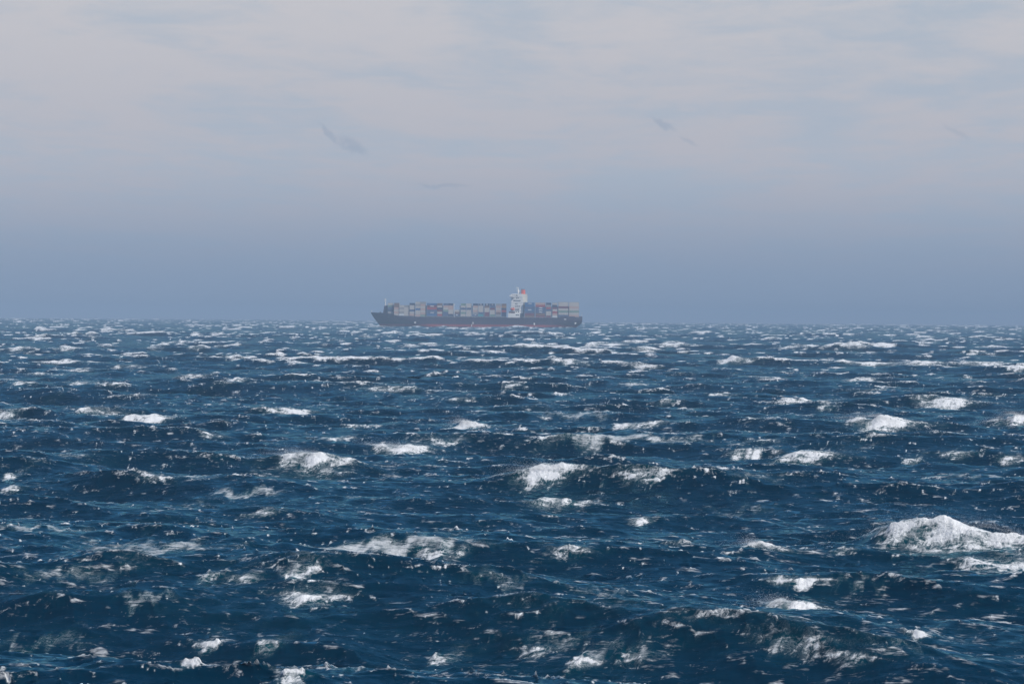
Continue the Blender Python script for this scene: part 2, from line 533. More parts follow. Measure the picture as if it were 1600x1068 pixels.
faces = []
base = 0
for _, _, nr, na in STRIPS:
    i = np.arange(nr - 1)[:, None] * na + np.arange(na - 1)[None, :] + base
    i = i.ravel()
    faces.append(np.stack([i, i + 1, i + na + 1, i + na], 1))
    base += nr * na
faces = np.concatenate(faces)
me = bpy.data.meshes.new('sea')
nv, nf = len(X), len(faces)
me.vertices.add(nv)
me.vertices.foreach_set('co', np.stack([X, Y, Z], 1).astype(np.float32).ravel())
me.loops.add(nf * 4)
me.loops.foreach_set('vertex_index', faces.astype(np.int32).ravel())
me.polygons.add(nf)
me.polygons.foreach_set('loop_start', (np.arange(nf) * 4).astype(np.int32))
me.polygons.foreach_set('use_smooth', np.ones(nf, dtype=bool))
me.update(calc_edges=True)
chop = TC.sample('h', sx, sy) / TC.f['h'].std() * fade(r0, 500, 1500)
for nm, arr in (('foam', foam), ('old_foam', old), ('chop', chop)):
    at = me.attributes.new(nm, 'FLOAT', 'POINT')
    at.data.foreach_set('value', arr.astype(np.float32))
sea_o = bpy.data.objects.new('sea', me)
COL.objects.link(sea_o)
sea_o['kind'] = 'structure'
print('SEA', nv, nf)


def sea_material():
    m = bpy.data.materials.new('storm_sea')
    m.use_nodes = True
    m.node_tree.nodes.clear()
    N = NT(m.node_tree)
    geo = N.n('ShaderNodeNewGeometry')
    P = geo.outputs['Position']
    fo = N.n('ShaderNodeAttribute', attribute_name='foam').outputs['Fac']
    ol = N.n('ShaderNodeAttribute', attribute_name='old_foam').outputs['Fac']
    wr = -(WIND + math.pi / 2)        # turn so that local y runs along the wind
    rot = (0, 0, wr)
    Pw = N.mapping(P, (1, 1, 1), rot)
    # small ripples tilt the surface by themselves, at every distance
    c1 = N.n('ShaderNodeTexNoise')
    N.put(c1.inputs['Vector'], N.mapping(Pw, (0.26, 1.0, 0.8)))
    c1.inputs['Scale'].default_value = 1.8
    c1.inputs['Detail'].default_value = 5.0
    c1.inputs['Roughness'].default_value = 0.68
    c1.inputs['Distortion'].default_value = 0.3
    n2 = N.noise(N.mapping(Pw, (0.6, 1.0, 0.8)), 4.5, 3.0, 0.6, 0.3)
    tilt = N.vmath('MULTIPLY', N.vmath('SUBTRACT', c1.outputs['Color'], (0.5, 0.5, 0.5)), (1.0, 1.0, 0.0))
    dist = N.vmath('LENGTH', P)
    sc_ = N.n('ShaderNodeVectorMath', operation='SCALE')
    N.put(sc_.inputs[0], tilt)
    N.put(sc_.inputs['Scale'], N.smooth(dist, 150.0, 1600.0, 1.1, 1.3))
    tilt = sc_.outputs[0]
    wnorm = N.vmath('NORMALIZE', N.vmath('ADD', geo.outputs['Normal'], tilt))
    # foam lace
    l1 = N.noise(N.mapping(Pw, (0.5, 1.0, 0.9)), 1.0, 8.0, 0.70, 0.9)
    l2 = N.noise(N.mapping(Pw, (1.3, 0.6, 0.9)), 2.2, 6.0, 0.68, 1.0)
    lace = N.math('ADD', N.math('MULTIPLY', l1, 0.6), N.math('MULTIPLY', l2, 0.4))
    lz = N.math('SUBTRACT', lace, 0.5)
    thick = N.math('ADD', fo, N.math('MULTIPLY', lz, 4.0))
    thick = N.math('POWER', N.smooth(thick, 0.30, 0.92), 1.15)
    # streaks of spent foam drawn out along the wind
    st = N.noise(N.mapping(Pw, (1.0, 0.12, 0.4)), 1.0, 5.0, 0.65, 0.6)
    fl = N.noise(N.mapping(Pw, (0.3, 1.0, 0.9)), 3.6, 4.0, 0.62, 0.5)
    tz = N.math('SUBTRACT', N.math('ADD', N.math('MULTIPLY', st, 0.45), N.math('MULTIPLY', fl, 0.55)), 0.5)
    thin = N.math('ADD', ol, N.math('MULTIPLY', tz, 3.0))
    thin = N.math('MULTIPLY', N.smooth(thin, 0.34, 0.95, 0.0, 0.85), N.smooth(ol, 0.01, 0.22))
    # spent foam tears into a web of thin threads
    web = N.smooth(N.math('ABSOLUTE', lz), 0.0, 0.016, 1.0, 0.0)
    web2 = N.smooth(N.math('ABSOLUTE', N.math('SUBTRACT', l2, 0.52)), 0.0, 0.014, 1.0, 0.0)
    thread = N.math('MULTIPLY', N.math('MAXIMUM', web, N.math('MULTIPLY', web2, 0.7)), N.smooth(N.math('ADD', ol, N.math('MULTIPLY', fo, 0.5)), 0.16, 0.75, 0.0, 0.5))
    thin = N.math('MAXIMUM', N.math('MULTIPLY', thin, 0.85), thread)
    # foam flecks of the smallest breaking wavelets, doubling as painted glints, in drifting patches
    pat = N.noise(N.mapping(Pw, (1.0, 0.5, 0.5)), 0.045, 4.0, 0.6, 0.8)
    fk = N.math('ADD', N.math('MULTIPLY', fl, 0.75), N.math('MULTIPLY', N.math('SUBTRACT', pat, 0.5), 0.30))
    fk = N.math('ADD', fk, 0.125)
    chop = N.n('ShaderNodeAttribute', attribute_name='chop').outputs['Fac']
    fk = N.math('ADD', fk, N.math('MULTIPLY', chop, 0.095))
    fleck = N.math('MULTIPLY', N.smooth(fk, 0.625, 0.84, 0.0, 0.68), N.smooth(N.vmath('LENGTH', P), 300.0, 1500.0, 1.0, 0.25))
    mask = N.math('MAXIMUM', N.math('MAXIMUM', thick, thin), fleck)
    # water body
    aer = N.smooth(N.math('ADD', ol, N.math('MULTIPLY', fo, 0.5)), 0.0, 0.9)
    wcol = N.mix(aer, rgb(0.0001, 0.0190, 0.040), rgb(0.0010, 0.050, 0.066))
    wat = N.n('ShaderNodeBsdfPrincipled')
    N.put(wat.inputs['Base Color'], wcol)
    wat.inputs['Roughness'].default_value = 0.12
    wat.inputs['IOR'].default_value = 1.333
    wat.inputs['Specular IOR Level'].default_value = 0.0
    N.put(wat.inputs['Normal'], wnorm)
    # a torn surface mirrors less at a glancing view than still water does
    fr = N.n('ShaderNodeFresnel')
    fr.inputs['IOR'].default_value = 1.333
    N.put(fr.inputs['Normal'], wnorm)
    gl = N.n('ShaderNodeBsdfGlossy')
    gl.inputs['Color'].default_value = rgb(0.36, 0.82, 1.0)
    gl.inputs['Roughness'].default_value = 0.08
    N.put(gl.inputs['Normal'], wnorm)
    refl = N.math('MULTIPLY', fr.outputs[0], 0.52)
    wmix = N.n('ShaderNodeMixShader')
    N.put(wmix.inputs[0], refl)
    N.put(wmix.inputs[1], wat.outputs[0])
    N.put(wmix.inputs[2], gl.outputs[0])
    fb = N.n('ShaderNodeBump')
    fb.inputs['Strength'].default_value = 1.0
    fb.inputs['Distance'].default_value = 0.5
    N.put(fb.inputs['Height'], N.math('ADD', N.math('MULTIPLY', lace, 0.8), N.math('MULTIPLY', n2, 0.25)))
    fm = N.n('ShaderNodeBsdfPrincipled')
    fm.inputs['Base Color'].default_value = rgb(0.82, 0.83, 0.83)
    fm.inputs['Roughness'].default_value = 0.9
    fm.inputs['Specular IOR Level'].default_value = 0.15
    N.put(fm.inputs['Normal'], fb.outputs[0])
    mx = N.n('ShaderNodeMixShader')
    N.put(mx.inputs[0], mask)
    N.put(mx.inputs[1], wmix.outputs[0])
    N.put(mx.inputs[2], fm.outputs[0])
    out = N.n('ShaderNodeOutputMaterial')
    N.put(out.inputs['Surface'], mx.outputs[0])
    return m


me.materials.append(sea_material())

# ----------------------------------------------------------------- spray torn off the crests
def build_spray():
    pts, siz = [], []
    for (x0, y0, ux, uy, wm, Hc, t) in SPRAY:
        n = int(3000 + 5000 * min(wm / 10.0, 1.6))
        u = rng.normal(0, 0.30, n) * wm
        ddx, ddy, h, b_ = sea(np.array([x0]) + ux * u, np.array([y0]) + uy * u)
        px_ = x0 + ux * u + ddx
        py_ = y0 + uy * u + ddy
        k = np.exp(-(u / (0.62 * wm)) ** 2)
        base_z = h + Hc * k * 0.9
        rise = rng.exponential(0.17, n) * (0.4 + Hc)
        drift = rise * rng.uniform(0.6, 2.2, n) + rng.exponential(0.4, n)
        # the wind carries it down the sea, towards the camera and to the left
        px_ = px_ + math.cos(WIND - 0.5) * drift - 0.18 * wm * rng.random(n) * (rise / (rise.max() + 1e-6))
        py_ = py_ + math.sin(WIND - 0.5) * drift * 0.5
        pts.append(np.stack([px_, py_, base_z + rise - (x0 * x0 + y0 * y0) / (2 * R_EARTH)], 1))
        siz.append(rng.uniform(0.002, 0.0055, n) * (0.6 + t / 350.0))
    p = np.concatenate(pts)
    r = np.concatenate(siz)
    tet = np.array([(1, 1, 1), (1, -1, -1), (-1, 1, -1), (-1, -1, 1)], float)
    v = (p[:, None, :] + tet[None] * r[:, None, None]).reshape(-1, 3)
    f = (np.arange(len(p))[:, None, None] * 4 + np.array([(0, 1, 2), (0, 3, 1), (0, 2, 3), (1, 3, 2)])[None]).reshape(-1, 3)
    mm = bpy.data.meshes.new('sea_spray')
    mm.vertices.add(len(v))
    mm.vertices.foreach_set('co', v.astype(np.float32).ravel())
    mm.loops.add(len(f) * 3)
    mm.loops.foreach_set('vertex_index', f.astype(np.int32).ravel())
    mm.polygons.add(len(f))
    mm.polygons.foreach_set('loop_start', (np.arange(len(f)) * 3).astype(np.int32))
    mm.update(calc_edges=True)
    o = bpy.data.objects.new('sea_spray', mm)
    COL.objects.link(o)
    o['kind'] = 'stuff'
    o['label'] = 'white spray torn off the breaking crests by the wind'
    m = bpy.data.materials.new('spray')
    m.use_nodes = True
    b = m.node_tree.nodes['Principled BSDF']
    b.inputs['Base Color'].default_value = rgb(0.8, 0.82, 0.84)
    b.inputs['Roughness'].default_value = 0.6
    mm.materials.append(m)


build_spray()

# ----------------------------------------------------------------- the container ship
def simple_mat(name, colr, rough=0.6, var=0.12, scale=0.35, rust=0.0):
    m = bpy.data.materials.new(name)
    m.use_nodes = True
    N = NT(m.node_tree)
    b = m.node_tree.nodes['Principled BSDF']
    t = N.n('ShaderNodeTexCoord').outputs['Object']
    n = N.noise(N.mapping(t, (0.5, 0.5, 1.4)), scale, 5.0, 0.6)
    dark = tuple(c * (1 - var * 1.6) for c in colr)
    lite = tuple(min(1.0, c * (1 + var * 1.2)) for c in colr)
    c = N.mix(n, rgb(*dark), rgb(*lite))
    if rust:
        n2 = N.noise(N.mapping(t, (0.9, 0.9, 0.18)), 0.5, 5.0, 0.65)
        c = N.mix(N.smooth(n2, 0.58, 0.72, 0.0, rust), c, rgb(0.16, 0.065, 0.03))
    N.put(b.inputs['Base Color'], c)
    b.inputs['Roughness'].default_value = rough
    return m


M = {
    'hull': simple_mat('navy_hull_paint', (0.042, 0.026, 0.044), 0.5, 0.25, 0.05, 0.25),
    'boot': simple_mat('red_boot_topping', (0.30, 0.045, 0.038), 0.6, 0.2, 0.08, 0.3),
    'deck': simple_mat('deck_paint', (0.13, 0.055, 0.045), 0.8, 0.2, 0.2),
    'white': simple_mat('white_ship_paint', (0.90, 0.87, 0.81), 0.5, 0.05, 0.2, 0.08),
    'steel': simple_mat('grey_steel', (0.10, 0.11, 0.13), 0.6, 0.2, 0.4),
    'glass': simple_mat('dark_window_glass', (0.015, 0.02, 0.03), 0.12, 0.1, 0.5),
    'funnel': simple_mat('orange_red_funnel_paint', (0.78, 0.12, 0.055), 0.5, 0.08, 0.3),
    'boat': simple_mat('orange_lifeboat_shell', (0.75, 0.13, 0.05), 0.45, 0.08, 0.5),
    'soot': simple_mat('soot_black', (0.02, 0.02, 0.022), 0.8, 0.2, 0.5),
    'cream': simple_mat('cream_casing_paint', (0.78, 0.74, 0.62), 0.5, 0.06, 0.3),
}
BOX_COL = {                                    # code: (word, colour)
    'G': ('pale grey', (0.60, 0.54, 0.47)), 'g': ('mid grey', (0.36, 0.35, 0.33)), 'W': ('white', (0.72, 0.72, 0.70)),
    'B': ('bright blue', (0.055, 0.15, 0.32)), 'b': ('slate blue', (0.085, 0.12, 0.22)), 'D': ('dark navy', (0.022, 0.035, 0.085)),
    'R': ('red', (0.42, 0.060, 0.050)), 'r': ('maroon', (0.20, 0.045, 0.060)), 'N': ('brown', (0.22, 0.12, 0.075)),
    'P': ('pinkish beige', (0.60, 0.40, 0.32)), 'T': ('turquoise', (0.06, 0.34, 0.36)), 'E': ('grey green', (0.22, 0.33, 0.25)),
    'O': ('ochre', (0.42, 0.24, 0.09)),
}
BOX_MAT = {k: simple_mat('container_paint_' + v[0].replace(' ', '_'), v[1], 0.55, 0.12, 0.5, 0.12) for k, v in BOX_COL.items()}


class MB:
    """gathers boxes, rods and lofts into one mesh object"""
    def __init__(self):
        self.v, self.f = [], []

    def box(self, x0, x1, y0, y1, z0, z1):
        n = len(self.v)
        self.v += [(x0, y0, z0), (x1, y0, z0), (x1, y1, z0), (x0, y1, z0), (x0, y0, z1), (x1, y0, z1), (x1, y1, z1), (x0, y1, z1)]
        self.f += [(n, n + 3, n + 2, n + 1), (n + 4, n + 5, n + 6, n + 7), (n, n + 1, n + 5, n + 4),
                   (n + 1, n + 2, n + 6, n + 5), (n + 2, n + 3, n + 7, n + 6), (n + 3, n, n + 4, n + 7)]
        return self

    def prism(self, pts, y0, y1):
        """pts: outline in x, z (counter-clockwise seen from -y)"""
        n, k = len(self.v), len(pts)
        self.v += [(x, y0, z) for x, z in pts] + [(x, y1, z) for x, z in pts]
        self.f += [tuple(range(n, n + k)), tuple(range(n + 2 * k - 1, n + k - 1, -1))]
        self.f += [(n + i, n + k + i, n + k + (i + 1) % k, n + (i + 1) % k) for i in range(k)]
        return self

    def rod(self, a, b, r0, r1=None, k=8):
        r1 = r0 if r1 is None else r1
        a, b = Vector(a), Vector(b)
        d = (b - a).normalized()
        s = d.orthogonal().normalized()
        t = d.cross(s)
        n = len(self.v)
        for c, r in ((a, r0), (b, r1)):
            self.v += [tuple(c + r * (math.cos(2 * math.pi * i / k) * s + math.sin(2 * math.pi * i / k) * t)) for i in range(k)]
        self.f += [(n + i, n + (i + 1) % k, n + k + (i + 1) % k, n + k + i) for i in range(k)]
        self.f += [tuple(range(n + k - 1, n - 1, -1)), tuple(range(n + k, n + 2 * k))]
        return self

    def grid(self, rws):
        """rows of equal length joined by quads"""
        n, k = len(self.v), len(rws[0])
        for r in rws:
            self.v += r
        for i in range(len(rws) - 1):
            for j in range(k - 1):
                q = n + i * k + j
                self.f.append((q, q + 1, q + k + 1, q + k))
        return self

    def mesh(self, name, mat=None):
        m_ = bpy.data.meshes.new(name)
        m_.from_pydata(self.v, [], self.f)
        b_ = bmesh.new()
        b_.from_mesh(m_)
        bmesh.ops.recalc_face_normals(b_, faces=b_.faces)
        b_.to_mesh(m_)
        b_.free()
        if mat:
            m_.materials.append(mat)
        return m_

    def build(self, name, mat, parent, smooth=False):
        m_ = self.mesh(name, mat)
        if smooth:
            m_.polygons.foreach_set('use_smooth', [True] * len(m_.polygons))
        o = bpy.data.objects.new(name, m_)
        COL.objects.link(o)
        o.parent = parent
        return o


SHIP_Y = 4000.0
LOA = 262.0
PPM = FPX / SHIP_Y                                 # photo pixels per metre at the ship
SHIP_X = (579.0 - 800.0) / PPM
SHIP_Z = -SHIP_Y ** 2 / (2 * R_EARTH)
ship = bpy.data.objects.new('container_ship', None)
COL.objects.link(ship)
ship.location = (SHIP_X, SHIP_Y, SHIP_Z)
ship['label'] = 'dark blue container ship with white bridge tower on the horizon'
ship['category'] = 'ship'


def sx_(px_):
    return (px_ - 579.0) / PPM


def sz_(py_):
    return (512.5 - py_) / PPM


HB = 16.1
Z_BOOT = 4.3


def sheer(x):
    if x < 22:
        return 18.4 - 0.9 * x / 22
    if x < 37:
        return 17.5 - 4.4 * ((x - 22) / 15.0)
    if x < 232:
        return 13.1
    if x < 236:
        return 13.1 + 2.1 * (x - 232) / 4
    return 15.2


def hull_pt(s, z, side):
    stem = 13.5 * (1 - min(max(z, 0) / 18.4, 1.0)) ** 1.25 if z >= 0 else 13.5 - 2.0 * (-z / 4)
    stern = LOA - (0.0 if z > 8.5 else 10.0 * ((8.5 - z) / 8.5) ** 1.6)
    x = stem + s * (stern - stem)
    full_f = 30 + 46 * (1 - min(max(z, 0) / 15.0, 1.0))       # the bow fills out sooner higher up
    bf = 1 - (1 - min((x - stem) / full_f, 1.0)) ** 2.1
    tail = min((stern - x) / 45.0, 1.0)
    low = 1 - min(max(z, 0) / 9.0, 1.0)
    ba = 1 - (1 - tail) ** 2.2 * (0.10 + 0.65 * low)
    return (x, side * HB * max(bf * ba, 0.012), z)


SS = np.concatenate([np.linspace(0, 0.16, 26), np.linspace(0.17, 0.84, 30), np.linspace(0.86, 1, 14)])


def hull_band(zs_of):
    mb = MB()
    for side in (-1, 1):
        rws = []
        for s in SS:
            rws.append([hull_pt(s, z, side) for z in zs_of(s)])
        mb.grid(rws)
    # transom
    rws = []
    zs = zs_of(1.0)
    a = [hull_pt(1.0, z, -1) for z in zs]
    b = [hull_pt(1.0, z, 1) for z in zs]
    mb.grid([a, b])
    return mb


def top_z(s):
    return sheer(s * LOA)


hull = hull_band(lambda s: [Z_BOOT + (top_z(s) - Z_BOOT) * t for t in np.linspace(0, 1, 7)]).build('hull', M['hull'], ship)
hull['label'] = 'dark navy hull side with flared bow and flat stern'
boot = hull_band(lambda s: np.linspace(-5.0, Z_BOOT, 6)).build('boot_topping', M['boot'], ship)
boot['label'] = 'red painted band along the waterline'
deck = MB()
rws = []
for s in SS:
    p = hull_pt(s, top_z(s), -1)
    q = hull_pt(s, top_z(s), 1)
    rws.append([(p[0], p[1], p[2] - 0.9), (q[0], q[1], q[2] - 0.9)])
deck.grid(rws).build('deck', M['deck'], ship)
# bright sheer strake seen as a pale line under the containers
rl = MB()
for s0, s1 in zip(SS[:-1], SS[1:]):
    x = s0 * LOA
    if 45 < x < 230:
        a, b = hull_pt(s0, top_z(s0), -1), hull_pt(s1, top_z(s1), -1)
        rl.rod((a[0], a[1] - 0.02, a[2] + 1.05), (b[0], b[1] - 0.02, b[2] + 1.05), 0.05, k=4)
        rl.rod((a[0], a[1] - 0.02, a[2] + 0.55), (b[0], b[1] - 0.02, b[2] + 0.55), 0.035, k=4)
        for i in range(3):
            xx = a[0] + (b[0] - a[0]) * i / 3
            rl.rod((xx, a[1] - 0.02, a[2] - 0.1), (xx, a[1] - 0.02, a[2] + 1.05), 0.04, k=4)
rl.build('deck_railing', M['white'], ship)
for px_, py_, w, h in ((649, 504.7, 2.2, 1.6), (739, 505, 1.2, 2.4), (834.5, 505.5, 1.6, 2.6), (882.5, 498, 2.4, 1.2), (898.5, 503.5, 2.0, 2.6), (737, 508.5, 0.7, 3.0)):
    x, z = sx_(px_), sz_(py_)
    yb = hull_pt((x - 0.0) / LOA, z, -1)[1]
    MB().box(x - w / 2, x + w / 2, yb - 0.35, yb + 0.4, z - h / 2, z + h / 2).build('hull_mark', M['white'], ship)

# forecastle: breakwater, foremast, windlass
bw = MB()
bw.prism([(sx_(598.5), 16.0), (sx_(605), 14.0), (sx_(605), sz_(478)), (sx_(600.5), sz_(479.5))], -11.5, 11.5)
bw.build('breakwater', M['hull'], ship)
fm_x = sx_(601.6)
fmast = MB().rod((fm_x, 0, 16), (fm_x, 0, sz_(468.0)), 1.0, 0.7).box(fm_x - 0.9, fm_x + 0.9, -1.6, 1.6, sz_(472.5), sz_(471.2)).rod((fm_x, -1.4, sz_(471)), (fm_x, -1.4, sz_(469)), 0.3)
fmast.box(fm_x - 1.25, fm_x + 1.25, -1.4, 1.4, sz_(470.2), sz_(468.6))
fo_ = fmast.build('foremast', M['white'], ship)
for yy in (-5, 5):
    w_ = MB().rod((sx_(594), yy - 2, 18.2), (sx_(594), yy + 2, 18.2), 0.9, k=10).box(sx_(593), sx_(596), yy - 1.6, yy + 1.6, 16.6, 17.8)
    w_.build('anchor_windlass', M['steel'], ship)
bp = sx_(580.5)
MB().rod((bp, 0, 17.5), (bp, 0, 20.6), 0.22).box(bp - 0.5, bp + 0.5, -0.5, 0.5, 20.0, 20.8).build('jackstaff', M['white'], ship)

# ---- container stacks along the port side: left photo column, 20 or 40 foot, colours from the lowest tier up
T_H, C_W = 2.62, 2.44
Z0 = 14.5
STACKS = [
    (606.4, 20, 'ggDbEG'), (616.2, 20, 'GPGPNN'), (624.2, 20, 'WgGgG'), (631.8, 20, 'GGGGg'), (640.2, 20, 'PGbGGD'),
    (649.4, 20, 'PGGBGgG'), (657.2, 20, 'EPGPGPg'), (667.4, 40, 'BbbRrBB'[:6] ), (683.4, 20, 'RGrDGN'), (692.8, 20, 'bbEGPb'),
    (700.6, 20, 'DGGPPD'), (710.2, 20, 'bNG'), (720.0, 20, 'GEGbGE'), (728.6, 20, 'GGGbGG'), (739.0, 20, 'bgPGPD'), (747.4, 20, 'TbGGGD'),
    (757.0, 20, 'rrGGND'), (765.4, 20, 'EGGrbD'), (774.6, 20, 'gNPGPg'), (783.2, 20, 'DDRDON'),
    (819.4, 40, 'NrbBbBB'), (836.2, 40, 'rNbbbRP'), (852.8, 20, 'rGGbRgD'), (862.6, 20, 'WPRGrDG'),
    (872.0, 40, 'bGEGrGG'), (888.6, 40, 'PGEGPGG'),
]
MARKED = {(667.4, 40): (4, 1), (819.4, 40): (6, 3), (836.2, 40): (2, 3, 4), (710.2, 20): (0,), (757.0, 20): (5,), (765.4, 20): (5,), (739.0, 20): (0,), (747.4, 20): (5,)}
ORD = ['first', 'second', 'third', 'fourth', 'fifth', 'sixth', 'seventh', 'eighth', 'ninth', 'tenth', 'eleventh', 'twelfth', 'thirteenth', 'fourteenth',
       'fifteenth', 'sixteenth', 'seventeenth', 'eighteenth', 'nineteenth', 'twentieth']
BOXM = {}


def container_mesh(ft):
    L = 6.06 if ft == 20 else 12.19
    mb = MB()
    z = T_H - 0.06
    for x in (0, L - 0.18):
        for y in (0, C_W - 0.18):
            mb.box(x, x + 0.18, y, y + 0.18, 0, z)                     # corner posts
    for y in (0.0, C_W - 0.12):
        mb.box(0.18, L - 0.18, y + 0.002, y + 0.12, 0.0, 0.16)          # side rails
        mb.box(0.18, L - 0.18, y + 0.002, y + 0.12, z - 0.12, z)
    # corrugated shell, a little inside the frame
    n = 12 if ft == 20 else 24
    for y, s in ((0.06, 1), (C_W - 0.06, -1)):
        r0_, r1_ = [], []
        for i in range(n + 1):
            x = 0.18 + (L - 0.36) * i / n
            yy = y + s * (0.05 if i % 2 else 0.0)
            r0_.append((x, yy, 0.16))
            r1_.append((x, yy, z - 0.12))
        mb.grid([r0_, r1_])
    mb.box(0.06, L - 0.06, 0.13, C_W - 0.13, 0.05, z - 0.04)            # ends and roof
    return mb.mesh('container_%s' % ('short' if ft == 20 else 'long'), BOX_MAT['G']), L


for ft in (20, 40):
    BOXM[ft] = container_mesh(ft)
MARK_MESH = {ft: MB().box(0, 1.9 if ft == 20 else 4.2, 0, 0.04, 0, 0.85).mesh('logo_panel', M['white']) for ft in (20, 40)}
inb = MB()
n_fore = 0
prev_end = None
for k, (px_, ft, code) in enumerate(STACKS):
    msh, L = BOXM[ft]
    x = sx_(px_)
    aft = px_ > 815
    if aft:
        j = [s for s in STACKS if s[0] > 815].index((px_, ft, code))
        where = '%s stack aft of the bridge tower' % ORD[j]
    else:
        where = '%s stack from the bow' % ORD[k]
    zb = Z0 + (1.0 if px_ > 870 else 0.0)
    nt = len(code)
    if nt == 7:
        zb -= 1.0
    yb = max(-HB + 0.2, hull_pt(max(x, 14) / LOA, 13.0, -1)[1] + 0.3)
    for t, c in enumerate(code):
        o = bpy.data.objects.new('shipping_container', msh)
        COL.objects.link(o)
        o.location = (SHIP_X + x, SHIP_Y + yb, SHIP_Z + zb + t * T_H)
        o.material_slots[0].link = 'OBJECT'
        o.material_slots[0].material = BOX_MAT[c]
        o['category'] = 'container'
        o['group'] = 'containers stacked on the ship'
        o['label'] = '%s %s container, %s tier up, %s' % (BOX_COL[c][0], 'short' if ft == 20 else 'long', ORD[t], where)
        if t in MARKED.get((px_, ft), ()):
            q = bpy.data.objects.new('logo_panel', MARK_MESH[ft])
            COL.objects.link(q)
            q.parent = o
            q.location = (L * 0.34, -0.03, 1.05)
    # the rows behind, across the whole beam
    yy = yb + C_W + 0.08
    r_i = 0
    while yy < -yb - C_W + 0.01 and r_i < 12:
        top = nt - (1 if (r_i * 7 + k * 3) % 5 == 0 else 0)
        inb.box(x + 0.02, x + L - 0.02, yy, yy + C_W - 0.04, zb + 0.02, zb + top * T_H - 0.08)
        yy += C_W + 0.06
        r_i += 1
    # hatch cover and coaming under the stack
    MB().box(x - 0.2, x + L + 0.2, yb + 0.15, -yb - 0.15, 12.3, zb - 0.05).build('hatch_coaming', M['steel'], ship)
io = bpy.data.objects.new('stacked_containers', inb.mesh('stacked_containers', BOX_MAT['g']))
COL.objects.link(io)
io.location = (SHIP_X, SHIP_Y, SHIP_Z)
io['kind'] = 'stuff'
io['label'] = 'rows of containers packed behind the outer stacks across the deck'

# lashing bridges between the bays
for px_ in (615.0, 639.0, 665.6, 691.4, 718.6, 737.6, 756.0, 773.5, 834.9, 851.9, 861.6, 871.0, 887.7):
    x = sx_(px_)
    lb = MB()
    hgt = sz_(478)
    for yy in (-15.6, -10.5, -5.0, 0.0, 5.0, 10.5, 15.6):
        if abs(yy) < abs(hull_pt(max(x, 14) / LOA, 13.0, -1)[1]):
            lb.box(x - 0.28, x + 0.28, yy - 0.25, yy + 0.25, 12.4, hgt)
    hw = min(15.6, abs(hull_pt(max(x, 14) / LOA, 13.0, -1)[1]) - 0.2)
    lb.box(x - 0.12, x + 0.12, -hw + 0.4, hw - 0.4, 12.5, hgt - 0.8)
    for z in (Z0 + 2.6, Z0 + 5.2, hgt - 0.3):
        lb.box(x - 0.4, x + 0.4, -hw, hw, z - 0.12, z + 0.12)
    lb.build('lashing_bridge', M['steel'], ship)
# slim deck crane post between two bays
xp = sx_(711)
MB().rod((xp - 1.2, -15.4, 12.6), (xp - 1.2, -15.4, sz_(475)), 0.30, 0.22).box(xp - 1.7, xp - 0.6, -15.8, -15.0, sz_(477.5), sz_(475.3)).build('light_post', M['white'], ship)

# ---- accommodation tower
def block(name, x0, x1, y0, y1, ztop, zbot, hw, mat, parent=ship):
    return MB().box(sx_(x0), sx_(x1), -hw, hw, sz_(zbot), sz_(ztop)).build(name, mat, parent)


base = block('deckhouse', 793.6, 812.0, 0, 0, 489.2, 497, 15.2, M['white'])
tower = block('accommodation_block', 798.4, 817.2, 0, 0, 463.2, 489.2, 13.2, M['white'])
casing = block('engine_casing', 813.0, 823.6, 0, 0, 459.2, 471.6, 7.0, M['cream'])
lowc = block('casing_trunk', 811.6, 818.9, 0, 0, 484.4, 497, 12.6, M['steel'])
lowc2 = block('casing_trunk', 817.2, 821.0, 0, 0, 471.6, 484.4, 6.0, M['white'])
bridge = MB()
bridge.prism([(sx_(797.4), sz_(464.0)), (sx_(816.0), sz_(464.0)), (sx_(816.0), sz_(459.0)), (sx_(799.2), sz_(459.0)), (sx_(797.4), sz_(461.0))], -13.6, 13.6)
bridge = bridge.build('wheelhouse', M['white'], ship)
wing = MB()
wing.prism([(sx_(795.4), sz_(463.0)), (sx_(803.5), sz_(464.6)), (sx_(806.0), sz_(461.4)), (sx_(795.4), sz_(461.2))], -16.4, -13.6)
wing.build('bridge_wing', M['white'], ship)
wing2 = MB()
wing2.prism([(sx_(795.4), sz_(463.0)), (sx_(803.5), sz_(464.6)), (sx_(806.0), sz_(461.4)), (sx_(795.4), sz_(461.2))], 13.6, 16.4)
wing2.build('bridge_wing', M['white'], ship)
# wheelhouse windows on the port side and front
for i in range(5):
    x = 799.6 + i * 1.75
    MB().box(sx_(x), sx_(x + 1.45), -13.66, -13.5, sz_(462.4), sz_(460.6)).build('bridge_window', M['glass'], bridge)
for i in range(9):
    y = -12.6 + i * 2.85
    MB().box(sx_(797.4) - 0.06, sx_(797.4) + 0.1, y, y + 2.2, sz_(462.9), sz_(461.3)).build('bridge_window', M['glass'], bridge)
# rows of cabin windows, deck by deck, and flat dark strips painting the shade of side passages
for py_, xs in ((465.6, (806.2, 808.4)), (474.6, (804.6, 806.6)), (478.4, (804.2, 806.2, 808.2, 810.2)),
                (482.4, (805.0, 807.2, 809.4)), (486.8, (805.6, 809.0))):
    for x in xs:
        MB().box(sx_(x), sx_(x) + 1.05, -13.27, -13.1, sz_(py_ + 0.9), sz_(py_ - 0.6)).build('window', M['glass'], tower)
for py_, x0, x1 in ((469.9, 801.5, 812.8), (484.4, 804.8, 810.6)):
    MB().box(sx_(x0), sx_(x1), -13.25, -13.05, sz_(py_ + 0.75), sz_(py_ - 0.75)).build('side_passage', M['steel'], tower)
for x in (805.8, 808.4):
    MB().box(sx_(x), sx_(x) + 1.6, -15.27, -15.1, sz_(492.8), sz_(491.0)).build('window', M['glass'], base)
